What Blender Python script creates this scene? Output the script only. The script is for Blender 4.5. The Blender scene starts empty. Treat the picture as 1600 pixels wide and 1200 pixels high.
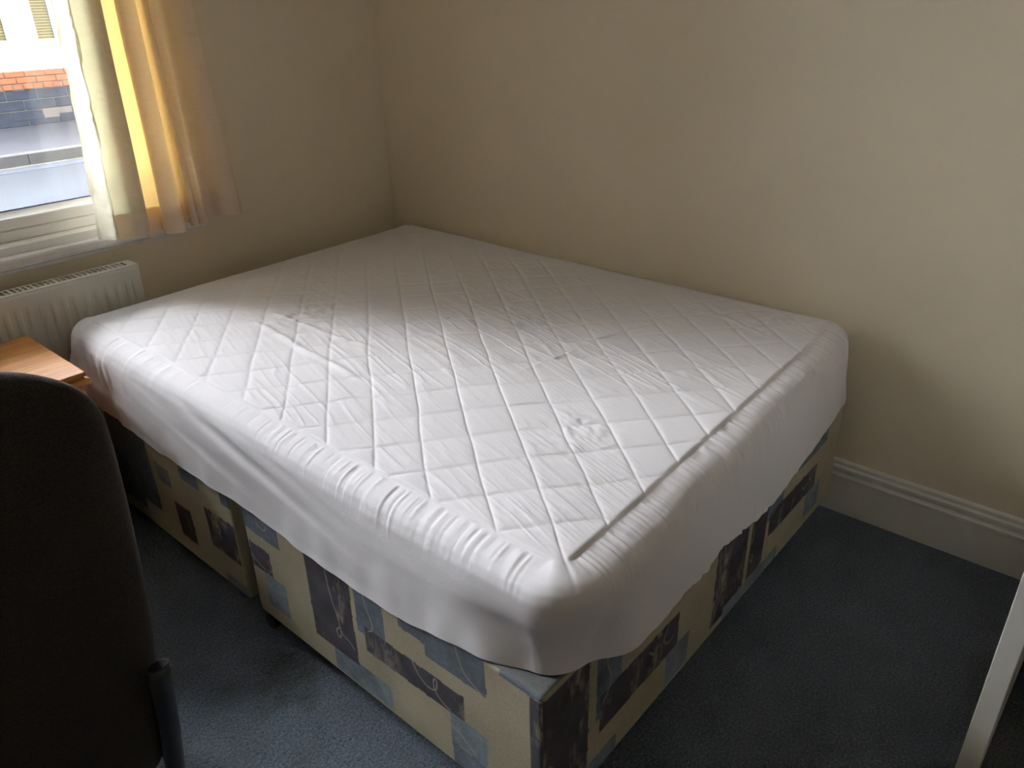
import bpy, bmesh, math
import numpy as np
from mathutils import Vector, Matrix

scene = bpy.context.scene
COL = scene.collection
rng = np.random.default_rng(7)

# ------------------------------------------------------------------ camera
CAM = (2.1723, 2.5817, 1.4696)
YAW, PITCH, ROLL, FPX = -2.4189, -0.4648, -0.0251, 1201.9
fw = Vector((math.cos(PITCH) * math.cos(YAW), math.cos(PITCH) * math.sin(YAW), math.sin(PITCH)))
rt = Vector((math.sin(YAW), -math.cos(YAW), 0)); up = rt.cross(fw)
r2 = rt * math.cos(ROLL) + up * math.sin(ROLL); u2 = up * math.cos(ROLL) - rt * math.sin(ROLL)
cam_data = bpy.data.cameras.new('camera')
cam = bpy.data.objects.new('camera', cam_data); COL.objects.link(cam)
M = Matrix((r2, u2, -fw)).transposed().to_4x4(); M.translation = Vector(CAM)
cam.matrix_world = M
cam_data.sensor_width = 36; cam_data.lens = FPX / 1600 * 36
cam_data.clip_start = 0.02; cam_data.clip_end = 200
scene.camera = cam

# ------------------------------------------------------------------ sky, exposure
world = bpy.data.worlds.new('overcast_sky'); scene.world = world; world.use_nodes = True
wn = world.node_tree; bgn = wn.nodes['Background']
bgn.inputs['Strength'].default_value = 3.0
# standard overcast sky: luminance (1 + 2 sin(elevation)) / 3, the same in every direction
_tc = wn.nodes.new('ShaderNodeTexCoord'); _sx = wn.nodes.new('ShaderNodeSeparateXYZ'); wn.links.new(_tc.outputs['Generated'], _sx.inputs[0])
_mx = wn.nodes.new('ShaderNodeMath'); _mx.operation = 'MAXIMUM'; _mx.inputs[1].default_value = 0.0; wn.links.new(_sx.outputs['Z'], _mx.inputs[0])
_ma = wn.nodes.new('ShaderNodeMath'); _ma.operation = 'MULTIPLY_ADD'; _ma.inputs[1].default_value = 2.0; _ma.inputs[2].default_value = 1.0; wn.links.new(_mx.outputs[0], _ma.inputs[0])
_vm = wn.nodes.new('ShaderNodeVectorMath'); _vm.operation = 'SCALE'; _vm.inputs[0].default_value = (0.94, 0.95, 1.03); wn.links.new(_ma.outputs[0], _vm.inputs['Scale'])
wn.links.new(_vm.outputs[0], bgn.inputs['Color'])
sun_data = bpy.data.lights.new('hazy_sun', 'SUN'); sun_data.energy = 24.0; sun_data.angle = math.radians(44); sun_data.color = (0.97, 0.97, 1.0)
sun = bpy.data.objects.new('hazy_sun', sun_data); COL.objects.link(sun); sun.location = (6, -8, 9)
sun.rotation_euler = Vector((-0.34, 0.48, -0.80)).to_track_quat('-Z', 'Y').to_euler()
vs = scene.view_settings
vs.view_transform = 'Standard'; vs.look = 'None'; vs.gamma = 1; vs.use_curve_mapping = False
vs.exposure = 1.55
cy = scene.cycles
cy.use_denoising = True
cy.max_bounces = 9; cy.diffuse_bounces = 6; cy.glossy_bounces = 3; cy.transmission_bounces = 6; cy.transparent_max_bounces = 8
cy.sample_clamp_indirect = 8

# ------------------------------------------------------------------ materials
def newmat(name):
    m = bpy.data.materials.new(name); m.use_nodes = True
    nt = m.node_tree; return m, nt, nt.nodes['Principled BSDF']

def node(nt, t, **kw):
    n = nt.nodes.new(t)
    for k, v in kw.items():
        if k in n.inputs: n.inputs[k].default_value = v
        else: setattr(n, k, v)
    return n

def coords(nt, scale=(1, 1, 1), space='Object', rot=(0, 0, 0)):
    tc = node(nt, 'ShaderNodeTexCoord'); mp = node(nt, 'ShaderNodeMapping')
    mp.inputs['Scale'].default_value = scale; mp.inputs['Rotation'].default_value = rot
    nt.links.new(tc.outputs[space], mp.inputs['Vector']); return mp.outputs['Vector']

def ramp(nt, fac, stops):
    r = node(nt, 'ShaderNodeValToRGB'); e = r.color_ramp.elements
    while len(e) > 1: e.remove(e[0])
    e[0].position = stops[0][0]; e[0].color = (*stops[0][1], 1)
    for p, c in stops[1:]:
        x = e.new(p); x.color = (*c, 1)
    nt.links.new(fac, r.inputs['Fac']); return r.outputs['Color']

def simple(name, c, rough=0.6, metal=0.0, spec=0.5, bump=None, var=None, scale=(1, 1, 1)):
    m, nt, b = newmat(name)
    b.inputs['Base Color'].default_value = (*c, 1); b.inputs['Roughness'].default_value = rough
    b.inputs['Metallic'].default_value = metal; b.inputs['Specular IOR Level'].default_value = spec
    v = coords(nt, scale)
    if var:
        n = node(nt, 'ShaderNodeTexNoise', Scale=var[0], Detail=5.0, Roughness=0.6); nt.links.new(v, n.inputs['Vector'])
        lo = tuple(x * (1 - var[1]) for x in c); hi = tuple(min(1, x * (1 + var[1])) for x in c)
        nt.links.new(ramp(nt, n.outputs['Fac'], [(0.3, lo), (0.7, hi)]), b.inputs['Base Color'])
    if bump:
        n = node(nt, 'ShaderNodeTexNoise', Scale=bump[0], Detail=4.0, Roughness=0.6); nt.links.new(v, n.inputs['Vector'])
        bp = node(nt, 'ShaderNodeBump', Strength=bump[1], Distance=bump[2]); nt.links.new(n.outputs['Fac'], bp.inputs['Height'])
        nt.links.new(bp.outputs['Normal'], b.inputs['Normal'])
    return m

MT = {}
MT['wall'] = simple('cream_wall_paint', (0.78, 0.69, 0.525), 0.75, spec=0.25, bump=(90, 0.10, 0.004), var=(3, 0.02))
MT['low_bounce_wall'] = simple('low_bounce_tan_paint', (0.46, 0.385, 0.28), 0.85, spec=0.2)  # darker tone picked for the unseen walls to hold down bounced light
MT['ceiling'] = simple('white_ceiling_paint', (0.66, 0.63, 0.56), 0.9, spec=0.2)
MT['gloss'] = simple('white_gloss_paint', (0.74, 0.72, 0.66), 0.35, bump=(25, 0.08, 0.003), var=(6, 0.04))
MT['sill'] = simple('worn_white_sill_paint', (0.72, 0.70, 0.68), 0.4, bump=(40, 0.25, 0.004), var=(18, 0.08))
MT['pvc'] = simple('white_pvc', (0.88, 0.87, 0.82), 0.3)
MT['rubber'] = simple('dark_blue_gasket', (0.10, 0.14, 0.28), 0.6)
MT['radiator'] = simple('radiator_enamel', (0.70, 0.68, 0.60), 0.35, var=(5, 0.03))
MT['dark_metal'] = simple('dark_gunmetal', (0.09, 0.085, 0.085), 0.28, metal=0.9)
MT['black_plastic'] = simple('black_plastic', (0.012, 0.012, 0.013), 0.4)
MT['brass'] = simple('aged_brass', (0.45, 0.33, 0.12), 0.35, metal=1.0)
MT['ticking'] = simple('pink_beige_ticking', (0.55, 0.40, 0.36), 0.9, var=(30, 0.1))
MT['render_white'] = simple('white_facade_paint', (0.88, 0.88, 0.90), 0.8, var=(4, 0.03))
MT['blue_brick'] = simple('blue_black_brick', (0.019, 0.022, 0.029), 0.65, spec=0.08, bump=(30, 0.3, 0.01), var=(7, 0.4))
MT['orange_brick'] = simple('orange_brick', (0.19, 0.058, 0.028), 0.7, spec=0.08, bump=(30, 0.3, 0.01), var=(8, 0.25))
MT['mortar'] = simple('pale_mortar', (0.085, 0.085, 0.065), 0.9, spec=0.08)
MT['vent'] = simple('terracotta_air_vent', (0.062, 0.05, 0.042), 0.8)
MT['asphalt'] = simple('pale_damp_asphalt', (0.019, 0.021, 0.024), 0.75, spec=0.08, bump=(60, 0.5, 0.02), var=(1.6, 0.14))
MT['gutter'] = simple('darker_gutter_asphalt', (0.024, 0.027, 0.034), 0.6, spec=0.08, var=(9, 0.3))
MT['paving'] = simple('grey_pavement', (0.026, 0.026, 0.029), 0.7, spec=0.08, bump=(40, 0.4, 0.02), var=(6, 0.18))
MT['concrete'] = simple('light_bounce_concrete', (0.50, 0.49, 0.47), 0.8, spec=0.1, var=(5, 0.1))  # pale so the unseen ground bounces light up to the ceiling
MT['far_blind'] = simple('yellow_slat_blind', (0.125, 0.090, 0.030), 0.8, spec=0.05)
MT['kerb'] = simple('pale_kerb_stone', (0.042, 0.041, 0.038), 0.7, spec=0.08, var=(9, 0.2))
MT['yellow_line'] = simple('worn_yellow_road_paint', (0.06, 0.054, 0.03), 0.7, spec=0.08, var=(30, 0.45))
MT['slate'] = simple('grey_slate', (0.12, 0.12, 0.14), 0.6, var=(4, 0.3))
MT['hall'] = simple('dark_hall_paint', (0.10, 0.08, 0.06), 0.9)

def m_carpet():
    m, nt, b = newmat('blue_grey_carpet')
    v = coords(nt)
    n1 = node(nt, 'ShaderNodeTexNoise', Scale=180.0, Detail=4.0, Roughness=0.65); nt.links.new(v, n1.inputs['Vector'])
    n2 = node(nt, 'ShaderNodeTexNoise', Scale=5.0, Detail=5.0, Roughness=0.65); nt.links.new(v, n2.inputs['Vector'])
    c1 = ramp(nt, n1.outputs['Fac'], [(0.28, (0.045, 0.065, 0.095)), (0.5, (0.13, 0.165, 0.21)), (0.74, (0.30, 0.335, 0.37))])
    c2 = ramp(nt, n2.outputs['Fac'], [(0.3, (0.72, 0.70, 0.66)), (0.65, (1, 1, 1))])
    mx = node(nt, 'ShaderNodeMix', data_type='RGBA', blend_type='MULTIPLY'); mx.inputs[0].default_value = 1
    nt.links.new(c1, mx.inputs[6]); nt.links.new(c2, mx.inputs[7])
    # an old brown stain on the pile beside the bed
    tc = node(nt, 'ShaderNodeTexCoord')
    vm = node(nt, 'ShaderNodeVectorMath', operation='DISTANCE'); vm.inputs[1].default_value = (1.52, 1.24, 0)
    n3 = node(nt, 'ShaderNodeTexNoise', Scale=14.0, Detail=4.0); nt.links.new(v, n3.inputs['Vector'])
    nt.links.new(tc.outputs['Object'], vm.inputs[0])
    ad = node(nt, 'ShaderNodeMath', operation='MULTIPLY_ADD'); ad.inputs[1].default_value = 0.22
    nt.links.new(n3.outputs['Fac'], ad.inputs[0]); nt.links.new(vm.outputs['Value'], ad.inputs[2])
    st = ramp(nt, ad.outputs['Value'], [(0.16, (0.66, 0.62, 0.52)), (0.24, (1, 1, 1))])
    m2 = node(nt, 'ShaderNodeMix', data_type='RGBA', blend_type='MULTIPLY'); m2.inputs[0].default_value = 1
    nt.links.new(mx.outputs[2], m2.inputs[6]); nt.links.new(st, m2.inputs[7])
    nt.links.new(m2.outputs[2], b.inputs['Base Color'])
    n4 = node(nt, 'ShaderNodeTexNoise', Scale=70.0, Detail=5.0, Roughness=0.7); nt.links.new(v, n4.inputs['Vector'])
    bp = node(nt, 'ShaderNodeBump', Strength=0.9, Distance=0.02); nt.links.new(n4.outputs['Fac'], bp.inputs['Height'])
    nt.links.new(bp.outputs['Normal'], b.inputs['Normal'])
    b.inputs['Roughness'].default_value = 1.0; b.inputs['Specular IOR Level'].default_value = 0.1
    b.inputs['Sheen Weight'].default_value = 0.15
    return m
MT['carpet'] = m_carpet()

def m_cover():
    m, nt, b = newmat('white_polycotton')
    b.inputs['Base Color'].default_value = (0.76, 0.735, 0.755, 1); b.inputs['Roughness'].default_value = 0.75
    b.inputs['Specular IOR Level'].default_value = 0.25; b.inputs['Sheen Weight'].default_value = 0.1
    v = coords(nt, (1, 1, 1))
    n = node(nt, 'ShaderNodeTexNoise', Scale=60.0, Detail=4.0, Roughness=0.6, Distortion=0.6); nt.links.new(v, n.inputs['Vector'])
    w = node(nt, 'ShaderNodeTexNoise', Scale=900.0, Detail=1.0); nt.links.new(v, w.inputs['Vector'])
    b1 = node(nt, 'ShaderNodeBump', Strength=0.12, Distance=0.006); nt.links.new(n.outputs['Fac'], b1.inputs['Height'])
    b2 = node(nt, 'ShaderNodeBump', Strength=0.06, Distance=0.001); nt.links.new(w.outputs['Fac'], b2.inputs['Height'])
    nt.links.new(b1.outputs['Normal'], b2.inputs['Normal']); nt.links.new(b2.outputs['Normal'], b.inputs['Normal'])
    return m
MT['cover'] = m_cover()

def m_print():
    m, nt, b = newmat('patchwork_print_fabric')
    a = node(nt, 'ShaderNodeAttribute', attribute_name='print')
    v = coords(nt)
    n = node(nt, 'ShaderNodeTexNoise', Scale=420.0, Detail=3.0, Roughness=0.7); nt.links.new(v, n.inputs['Vector'])
    mx = node(nt, 'ShaderNodeMix', data_type='RGBA', blend_type='MULTIPLY'); mx.inputs[0].default_value = 1
    nt.links.new(a.outputs['Color'], mx.inputs[6])
    nt.links.new(ramp(nt, n.outputs['Fac'], [(0.3, (0.72, 0.72, 0.72)), (0.7, (1.15, 1.15, 1.15))]), mx.inputs[7])
    nt.links.new(mx.outputs[2], b.inputs['Base Color'])
    bp = node(nt, 'ShaderNodeBump', Strength=0.35, Distance=0.002); nt.links.new(n.outputs['Fac'], bp.inputs['Height'])
    nt.links.new(bp.outputs['Normal'], b.inputs['Normal'])
    b.inputs['Roughness'].default_value = 0.95; b.inputs['Specular IOR Level'].default_value = 0.15
    return m
MT['print'] = m_print()

def m_pine():
    m, nt, b = newmat('orange_pine')
    v = coords(nt, (1.2, 9, 9))
    n = node(nt, 'ShaderNodeTexNoise', Scale=3.2, Detail=5.0, Roughness=0.55, Distortion=0.4); nt.links.new(v, n.inputs['Vector'])
    v2 = coords(nt, (2.0, 60, 60))
    n2 = node(nt, 'ShaderNodeTexNoise', Scale=3.0, Detail=4.0); nt.links.new(v2, n2.inputs['Vector'])
    mx = node(nt, 'ShaderNodeMix', data_type='FLOAT'); mx.inputs[0].default_value = 0.35
    nt.links.new(n.outputs['Fac'], mx.inputs[2]); nt.links.new(n2.outputs['Fac'], mx.inputs[3])
    nt.links.new(ramp(nt, mx.outputs[0], [(0.32, (0.38, 0.115, 0.014)), (0.5, (0.58, 0.23, 0.04)), (0.68, (0.70, 0.36, 0.095))]), b.inputs['Base Color'])
    b.inputs['Roughness'].default_value = 0.38
    return m
MT['pine'] = m_pine()

def m_weave():
    m, nt, b = newmat('dark_brown_weave')
    v = coords(nt)
    bk = node(nt, 'ShaderNodeTexBrick', Scale=230.0); nt.links.new(coords(nt, (1, 1, 1), rot=(math.radians(90), 0, 0)), bk.inputs['Vector'])
    bk.inputs['Color1'].default_value = (0.022, 0.017, 0.015, 1); bk.inputs['Color2'].default_value = (0.065, 0.052, 0.046, 1)
    bk.inputs['Mortar'].default_value = (0.005, 0.004, 0.0035, 1); bk.inputs['Mortar Size'].default_value = 0.03
    nt.links.new(bk.outputs['Color'], b.inputs['Base Color'])
    bp = node(nt, 'ShaderNodeBump', Strength=0.6, Distance=0.002); nt.links.new(bk.outputs['Fac'], bp.inputs['Height']); bp.invert = True
    nt.links.new(bp.outputs['Normal'], b.inputs['Normal'])
    b.inputs['Roughness'].default_value = 0.8; b.inputs['Specular IOR Level'].default_value = 0.2
    b.inputs['Sheen Weight'].default_value = 0.12; b.inputs['Sheen Roughness'].default_value = 0.4; b.inputs['Sheen Tint'].default_value = (0.8, 0.65, 0.58, 1)
    return m
MT['weave'] = m_weave()

def m_curtain(name, front, thru, mixf):
    m, nt, b = newmat(name)
    v = coords(nt, (25, 25, 260))
    n = node(nt, 'ShaderNodeTexNoise', Scale=1.0, Detail=4.0, Roughness=0.6); nt.links.new(v, n.inputs['Vector'])
    lo = tuple(x * 0.93 for x in front)
    nt.links.new(ramp(nt, n.outputs['Fac'], [(0.35, lo), (0.65, front)]), b.inputs['Base Color'])
    b.inputs['Roughness'].default_value = 0.7; b.inputs['Specular IOR Level'].default_value = 0.2
    v2 = coords(nt, (14, 14, 30))
    n2 = node(nt, 'ShaderNodeTexNoise', Scale=1.0, Detail=4.0, Distortion=0.8); nt.links.new(v2, n2.inputs['Vector'])
    bp = node(nt, 'ShaderNodeBump', Strength=0.25, Distance=0.02); nt.links.new(n2.outputs['Fac'], bp.inputs['Height'])
    nt.links.new(bp.outputs['Normal'], b.inputs['Normal'])
    t = node(nt, 'ShaderNodeBsdfTranslucent'); t.inputs['Color'].default_value = (*thru, 1)
    mx = node(nt, 'ShaderNodeMixShader'); mx.inputs[0].default_value = mixf
    nt.links.new(b.outputs[0], mx.inputs[1]); nt.links.new(t.outputs[0], mx.inputs[2])
    nt.links.new(mx.outputs[0], nt.nodes['Material Output'].inputs['Surface'])
    return m
MT['curtain'] = m_curtain('cream_slub_curtain', (0.86, 0.79, 0.68), (0.86, 0.58, 0.20), 0.30)
MT['curtain_panel'] = m_curtain('pale_yellow_curtain_panel', (0.70, 0.66, 0.53), (0.76, 0.70, 0.42), 0.26)
MT['curtain_edge'] = m_curtain('pale_curtain_edge', (0.80, 0.79, 0.70), (0.84, 0.82, 0.64), 0.36)

def m_glass(name='clear_pane', ior=1.45):
    m, nt, b = newmat(name)
    nt.nodes.remove(b)
    t = node(nt, 'ShaderNodeBsdfTransparent'); t.inputs['Color'].default_value = (0.93, 0.95, 0.95, 1)
    g = node(nt, 'ShaderNodeBsdfGlossy'); g.inputs['Roughness'].default_value = 0.02
    f = node(nt, 'ShaderNodeFresnel', IOR=ior); mx = node(nt, 'ShaderNodeMixShader')
    nt.links.new(f.outputs[0], mx.inputs[0]); nt.links.new(t.outputs[0], mx.inputs[1]); nt.links.new(g.outputs[0], mx.inputs[2])
    nt.links.new(mx.outputs[0], nt.nodes['Material Output'].inputs['Surface'])
    return m
MT['glass'] = m_glass(); MT['far_glass'] = m_glass('dull_far_pane', 1.12)

# ------------------------------------------------------------------ helpers
def link(name, me, mat, parent=None, smooth=False):
    o = bpy.data.objects.new(name, me); COL.objects.link(o)
    if mat is not None:
        me.materials.clear(); me.materials.append(mat)
    if smooth:
        me.polygons.foreach_set('use_smooth', [True] * len(me.polygons))
    if parent: o.parent = parent
    return o

def tag(o, label=None, cat=None, group=None, kind=None):
    if label: o['label'] = label
    if cat: o['category'] = cat
    if group: o['group'] = group
    if kind: o['kind'] = kind
    return o

def empty(name, loc):
    o = bpy.data.objects.new(name, None); COL.objects.link(o); o.location = loc
    o.empty_display_size = 0.1
    return o

def add_box(bm, a, b, bev=0.0, seg=2):
    a = Vector(a); b = Vector(b)
    r = bmesh.ops.create_cube(bm, size=1)
    for v in r['verts']:
        v.co = Vector([(a[i] + b[i]) / 2 + v.co[i] * (b[i] - a[i]) for i in range(3)])
    if bev:
        ed = list({e for v in r['verts'] for e in v.link_edges})
        bmesh.ops.bevel(bm, geom=ed, offset=bev, segments=seg, affect='EDGES', profile=0.5)

def bm_obj(name, bm, mat, parent=None, smooth=False, org=(0, 0, 0)):
    if any(org): bmesh.ops.translate(bm, verts=bm.verts, vec=-Vector(org))
    bmesh.ops.recalc_face_normals(bm, faces=bm.faces)
    me = bpy.data.meshes.new(name); bm.to_mesh(me); bm.free()
    return link(name, me, mat, parent, smooth)

def box(name, a, b, mat, parent=None, bev=0.0, seg=2):
    """box in world coordinates; parents are Empties moved after, so keep parent local offset"""
    bm = bmesh.new(); add_box(bm, a, b, bev, seg)
    org = parent.location if parent is not None else tuple((Vector(a) + Vector(b)) / 2 * Vector((1, 1, 0)) + Vector((0, 0, min(a[2], b[2]))))
    if parent is not None and parent.parent is not None: org = Vector(parent.location) + Vector(parent.parent.location)
    o = bm_obj(name, bm, mat, parent, org=org)
    if parent is None: o.location = org
    return o

def grid_mesh(name, P, closed_u=False, closed_v=False):
    """P: (nu, nv, 3) array"""
    nu, nv = P.shape[:2]
    iu = np.arange(nu if closed_u else nu - 1); iv = np.arange(nv if closed_v else nv - 1)
    U, V = np.meshgrid(iu, iv, indexing='ij'); U2 = (U + 1) % nu; V2 = (V + 1) % nv
    F = np.stack([U * nv + V, U2 * nv + V, U2 * nv + V2, U * nv + V2], -1).reshape(-1, 4)
    return quad_mesh(name, P.reshape(-1, 3), F)

def quad_mesh(name, V, F):
    me = bpy.data.meshes.new(name)
    V = np.ascontiguousarray(V, dtype=np.float32); F = np.ascontiguousarray(F, dtype=np.int32)
    me.vertices.add(len(V)); me.vertices.foreach_set('co', V.ravel())
    me.loops.add(F.size); me.loops.foreach_set('vertex_index', F.ravel())
    me.polygons.add(len(F)); me.polygons.foreach_set('loop_start', np.arange(0, F.size, 4, dtype=np.int32))
    me.update(calc_edges=True); me.validate()
    return me

_tab = rng.random((256, 256))
def vnoise(x, y, seed=0):
    x = np.asarray(x, float) + seed * 17.31; y = np.asarray(y, float) + seed * 9.77
    xi = np.floor(x).astype(int); yi = np.floor(y).astype(int); fx = x - xi; fy = y - yi
    fx = fx * fx * fx * (fx * (fx * 6 - 15) + 10); fy = fy * fy * fy * (fy * (fy * 6 - 15) + 10)
    g = lambda a, b: _tab[a % 256, b % 256]
    return (g(xi, yi) * (1 - fx) * (1 - fy) + g(xi + 1, yi) * fx * (1 - fy) + g(xi, yi + 1) * (1 - fx) * fy + g(xi + 1, yi + 1) * fx * fy) * 2 - 1
def fbm(x, y, seed=0, o=3):
    s = 0; a = 1
    for k in range(o):
        s = s + a * vnoise(x * 2 ** k, y * 2 ** k, seed + k * 3); a *= 0.5
    return s
def smooth(e0, e1, x):
    t = np.clip((x - e0) / (e1 - e0), 0, 1); return t * t * (3 - 2 * t)

def catmull(pts, n):
    P = np.array(pts, float); P = np.vstack([2 * P[0] - P[1], P, 2 * P[-1] - P[-2]]); out = []
    for i in range(1, len(P) - 2):
        t = np.linspace(0, 1, n, endpoint=False)[:, None]
        a, b, c, d = P[i - 1], P[i], P[i + 1], P[i + 2]
        out.append(0.5 * (2 * b + (c - a) * t + (2 * a - 5 * b + 4 * c - d) * t ** 2 + (3 * b - a - 3 * c + d) * t ** 3))
    out.append(P[-2][None]); return np.vstack(out)

def tube_mesh(name, path, rx, ry=None, n=20, cap=True, xdir=(1, 0, 0)):
    """oval tube swept along path; rx along xdir"""
    P = np.array(path, float); ry = rx if ry is None else ry
    T = np.gradient(P, axis=0); T /= np.linalg.norm(T, axis=1)[:, None]
    th = np.linspace(0, 2 * np.pi, n, endpoint=False); rings = []
    X = np.array(xdir, float)
    for p, t in zip(P, T):
        a = X - t * (X @ t)
        if np.linalg.norm(a) < 1e-3: a = np.array([0, 1.0, 0]) - t * t[1]
        a /= np.linalg.norm(a); b = np.cross(t, a)
        rings.append(p + np.outer(np.cos(th) * rx, a) + np.outer(np.sin(th) * ry, b))
    R = np.array(rings)
    if cap:
        c0 = R[0].mean(0); c1 = R[-1].mean(0)
        R = np.concatenate([[c0 + (R[0] - c0) * 1e-3], [c0 + (R[0] - c0) * 0.97], R, [c1 + (R[-1] - c1) * 0.97], [c1 + (R[-1] - c1) * 1e-3]])
    me = grid_mesh(name, R, closed_v=True)
    return me

def off(me, org):
    n = len(me.vertices); a = np.empty(n * 3, np.float32); me.vertices.foreach_get('co', a)
    a = a.reshape(-1, 3) - np.array(org, np.float32); me.vertices.foreach_set('co', a.ravel()); me.update(); return me

def extrude_profile(name, prof, y0, y1, axis='y', mat=None, parent=None):
    """prof: list of (d, z); closed polygon extruded along axis (d is distance from the wall)"""
    bm = bmesh.new()
    mk = (lambda d, z, s: (d, s, z)) if axis == 'y' else (lambda d, z, s: (s, d, z))
    A = [bm.verts.new(mk(d, z, y0)) for d, z in prof]; B = [bm.verts.new(mk(d, z, y1)) for d, z in prof]
    bm.faces.new(A); bm.faces.new(B[::-1]); n = len(prof)
    for i in range(n): bm.faces.new((A[i], A[(i + 1) % n], B[(i + 1) % n], B[i]))
    return bm_obj(name, bm, mat, parent)

# ------------------------------------------------------------------ the room shell
RX, RY, RZ = 3.1, 3.7, 2.8
WX0, WX1, WZ0, WZ1 = 0.875, 2.70, 0.80, 2.56       # window opening in wall_left
DY0, DY1, DZ = 2.615, 3.41, 2.02                  # doorway in wall_right

def struct(name, boxes, mat, label, cat):
    bm = bmesh.new()
    for a, b in boxes: add_box(bm, a, b)
    return tag(bm_obj(name, bm, mat), label, cat, kind='structure')

struct('floor', [((-1.6, -0.02, -0.15), (RX + .1, RY + .1, 0.0))], MT['carpet'], 'blue-grey pile carpet covering the whole bedroom floor', 'floor')
struct('ceiling', [((-1.7, -0.25, RZ), (RX + .1, RY + .1, RZ + .15))], MT['ceiling'], 'plain white painted ceiling over the bedroom', 'ceiling')
struct('wall_left', [((-0.12, -0.25, -0.2), (WX0, 0, RZ)), ((WX1, -0.25, -0.2), (RX + .1, 0, RZ)), ((WX0, -0.25, -0.2), (WX1, 0, WZ0)), ((WX0, -0.25, WZ1), (WX1, 0, RZ))],
       MT['wall'], 'cream painted wall around the window, behind the radiator', 'wall')
struct('wall_right', [((-0.12, 0, 0), (0, DY0, RZ)), ((-0.12, DY1, 0), (0, RY, RZ)), ((-0.12, DY0, DZ), (0, DY1, RZ))], MT['wall'],
       'plain cream painted wall along the right side of the bed', 'wall')
struct('wall_back', [((-0.12, RY, 0), (RX + .1, RY + .1, RZ))], MT['low_bounce_wall'], 'unseen wall behind the camera, toned tan to limit bounced light', 'wall')
struct('wall_front', [((RX, 0, 0), (RX + .1, RY, RZ))], MT['low_bounce_wall'], 'far-left wall out of view, toned tan to limit bounced light', 'wall')
struct('wall_hall', [((-1.6, 1.6, 0), (-1.5, RY + .1, RZ)), ((-1.6, 1.5, 0), (-0.12, 1.6, RZ)), ((-1.6, RY, 0), (-0.12, RY + .1, RZ))], MT['hall'],
       'dark unlit hallway wall beyond the open door', 'wall')

SK = [(0, 0), (0.020, 0), (0.020, 0.122), (0.0225, 0.125), (0.0225, 0.131), (0.018, 0.134), (0.015, 0.139), (0.0165, 0.147), (0.020, 0.152), (0.0195, 0.158), (0.012, 0.162),
      (0.0105, 0.166), (0.0135, 0.169), (0.0125, 0.174), (0.006, 0.178), (0, 0.178)]
tag(extrude_profile('baseboard_right', SK, 0, 2.552, 'y', MT['gloss']), 'tall white moulded skirting board along the right wall', 'skirting board', kind='structure')
tag(extrude_profile('baseboard_left', SK, 0.024, RX, 'x', MT['gloss']), 'white moulded skirting board under the window, behind the bed', 'skirting board', kind='structure')

# doorway trim and the open door
t = empty('trim_1', (0, DY0, 0)); tag(t, 'white painted architrave around the doorway in the right wall', 'door frame', kind='structure')
box('jamb', (-0.12, DY0 - 0.0, 0), (0.0, DY0 + 0.03, DZ), MT['gloss'], t)
box('jamb', (-0.12, DY1 - 0.03, 0), (0.0, DY1, DZ), MT['gloss'], t)
box('lintel', (-0.12, DY0 + 0.03, DZ - 0.03), (0.0, DY1 - 0.03, DZ), MT['gloss'], t)
box('architrave', (0.0, DY0 - 0.06, 0), (0.018, DY0 + 0.012, DZ + 0.06), MT['gloss'], t, 0.004)
box('architrave', (0.0, DY1 - 0.012, 0), (0.018, DY1 + 0.06, DZ + 0.06), MT['gloss'], t, 0.004)
box('architrave', (0.0, DY0 + 0.012, DZ - 0.012), (0.018, DY1 - 0.012, DZ + 0.06), MT['gloss'], t, 0.004)

d = empty('door_1', (0.03, 2.612, 0)); tag(d, 'white painted door standing open at the right edge, seen edge-on', 'door', kind='structure')
DW = 0.822; DT = 0.036
def dbox(name, a, b, mat, par=d, bev=0.0):
    bm = bmesh.new(); add_box(bm, a, b, bev); return bm_obj(name, bm, mat, par)
# leaf in door-local space: x 0..DW, y -DT..0
bm = bmesh.new()
for x0, x1, z0, z1 in [(0, .11, .008, 1.985), (DW - .11, DW, .008, 1.985), (.11, DW - .11, .008, .22), (.11, DW - .11, .80, 1.0), (.11, DW - .11, 1.87, 1.985), (.36, .46, .22, .80), (.36, .46, 1.0, 1.87)]:
    add_box(bm, (x0, -DT, z0), (x1, 0, z1), 0.0015, 1)
bm_obj('frame', bm, MT['gloss'], d)
for x0, x1 in [(.105, .365), (.455, DW - .105)]:
    for z0, z1 in [(.215, .805), (.995, 1.875)]:
        dbox('panel', (x0, -DT + .012, z0), (x1, -.012, z1), MT['gloss'], bev=0.001)
pl = dbox('handle_plate', (DW - .075, 0.0, .93), (DW - .035, .004, 1.10), MT['brass'], bev=.001)
link('handle', tube_mesh('handle', catmull([(DW - .055, .004, 1.03), (DW - .055, .045, 1.03), (DW - .065, .052, 1.03), (DW - .16, .052, 1.03)], 6), .008, n=12), MT['brass'], pl, True)
dbox('latch_plate', (DW - .0005, -DT + .007, .95), (DW + .001, -.007, 1.10), MT['brass'])
d.rotation_euler.z = math.atan2(-0.020, 0.82)

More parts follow.
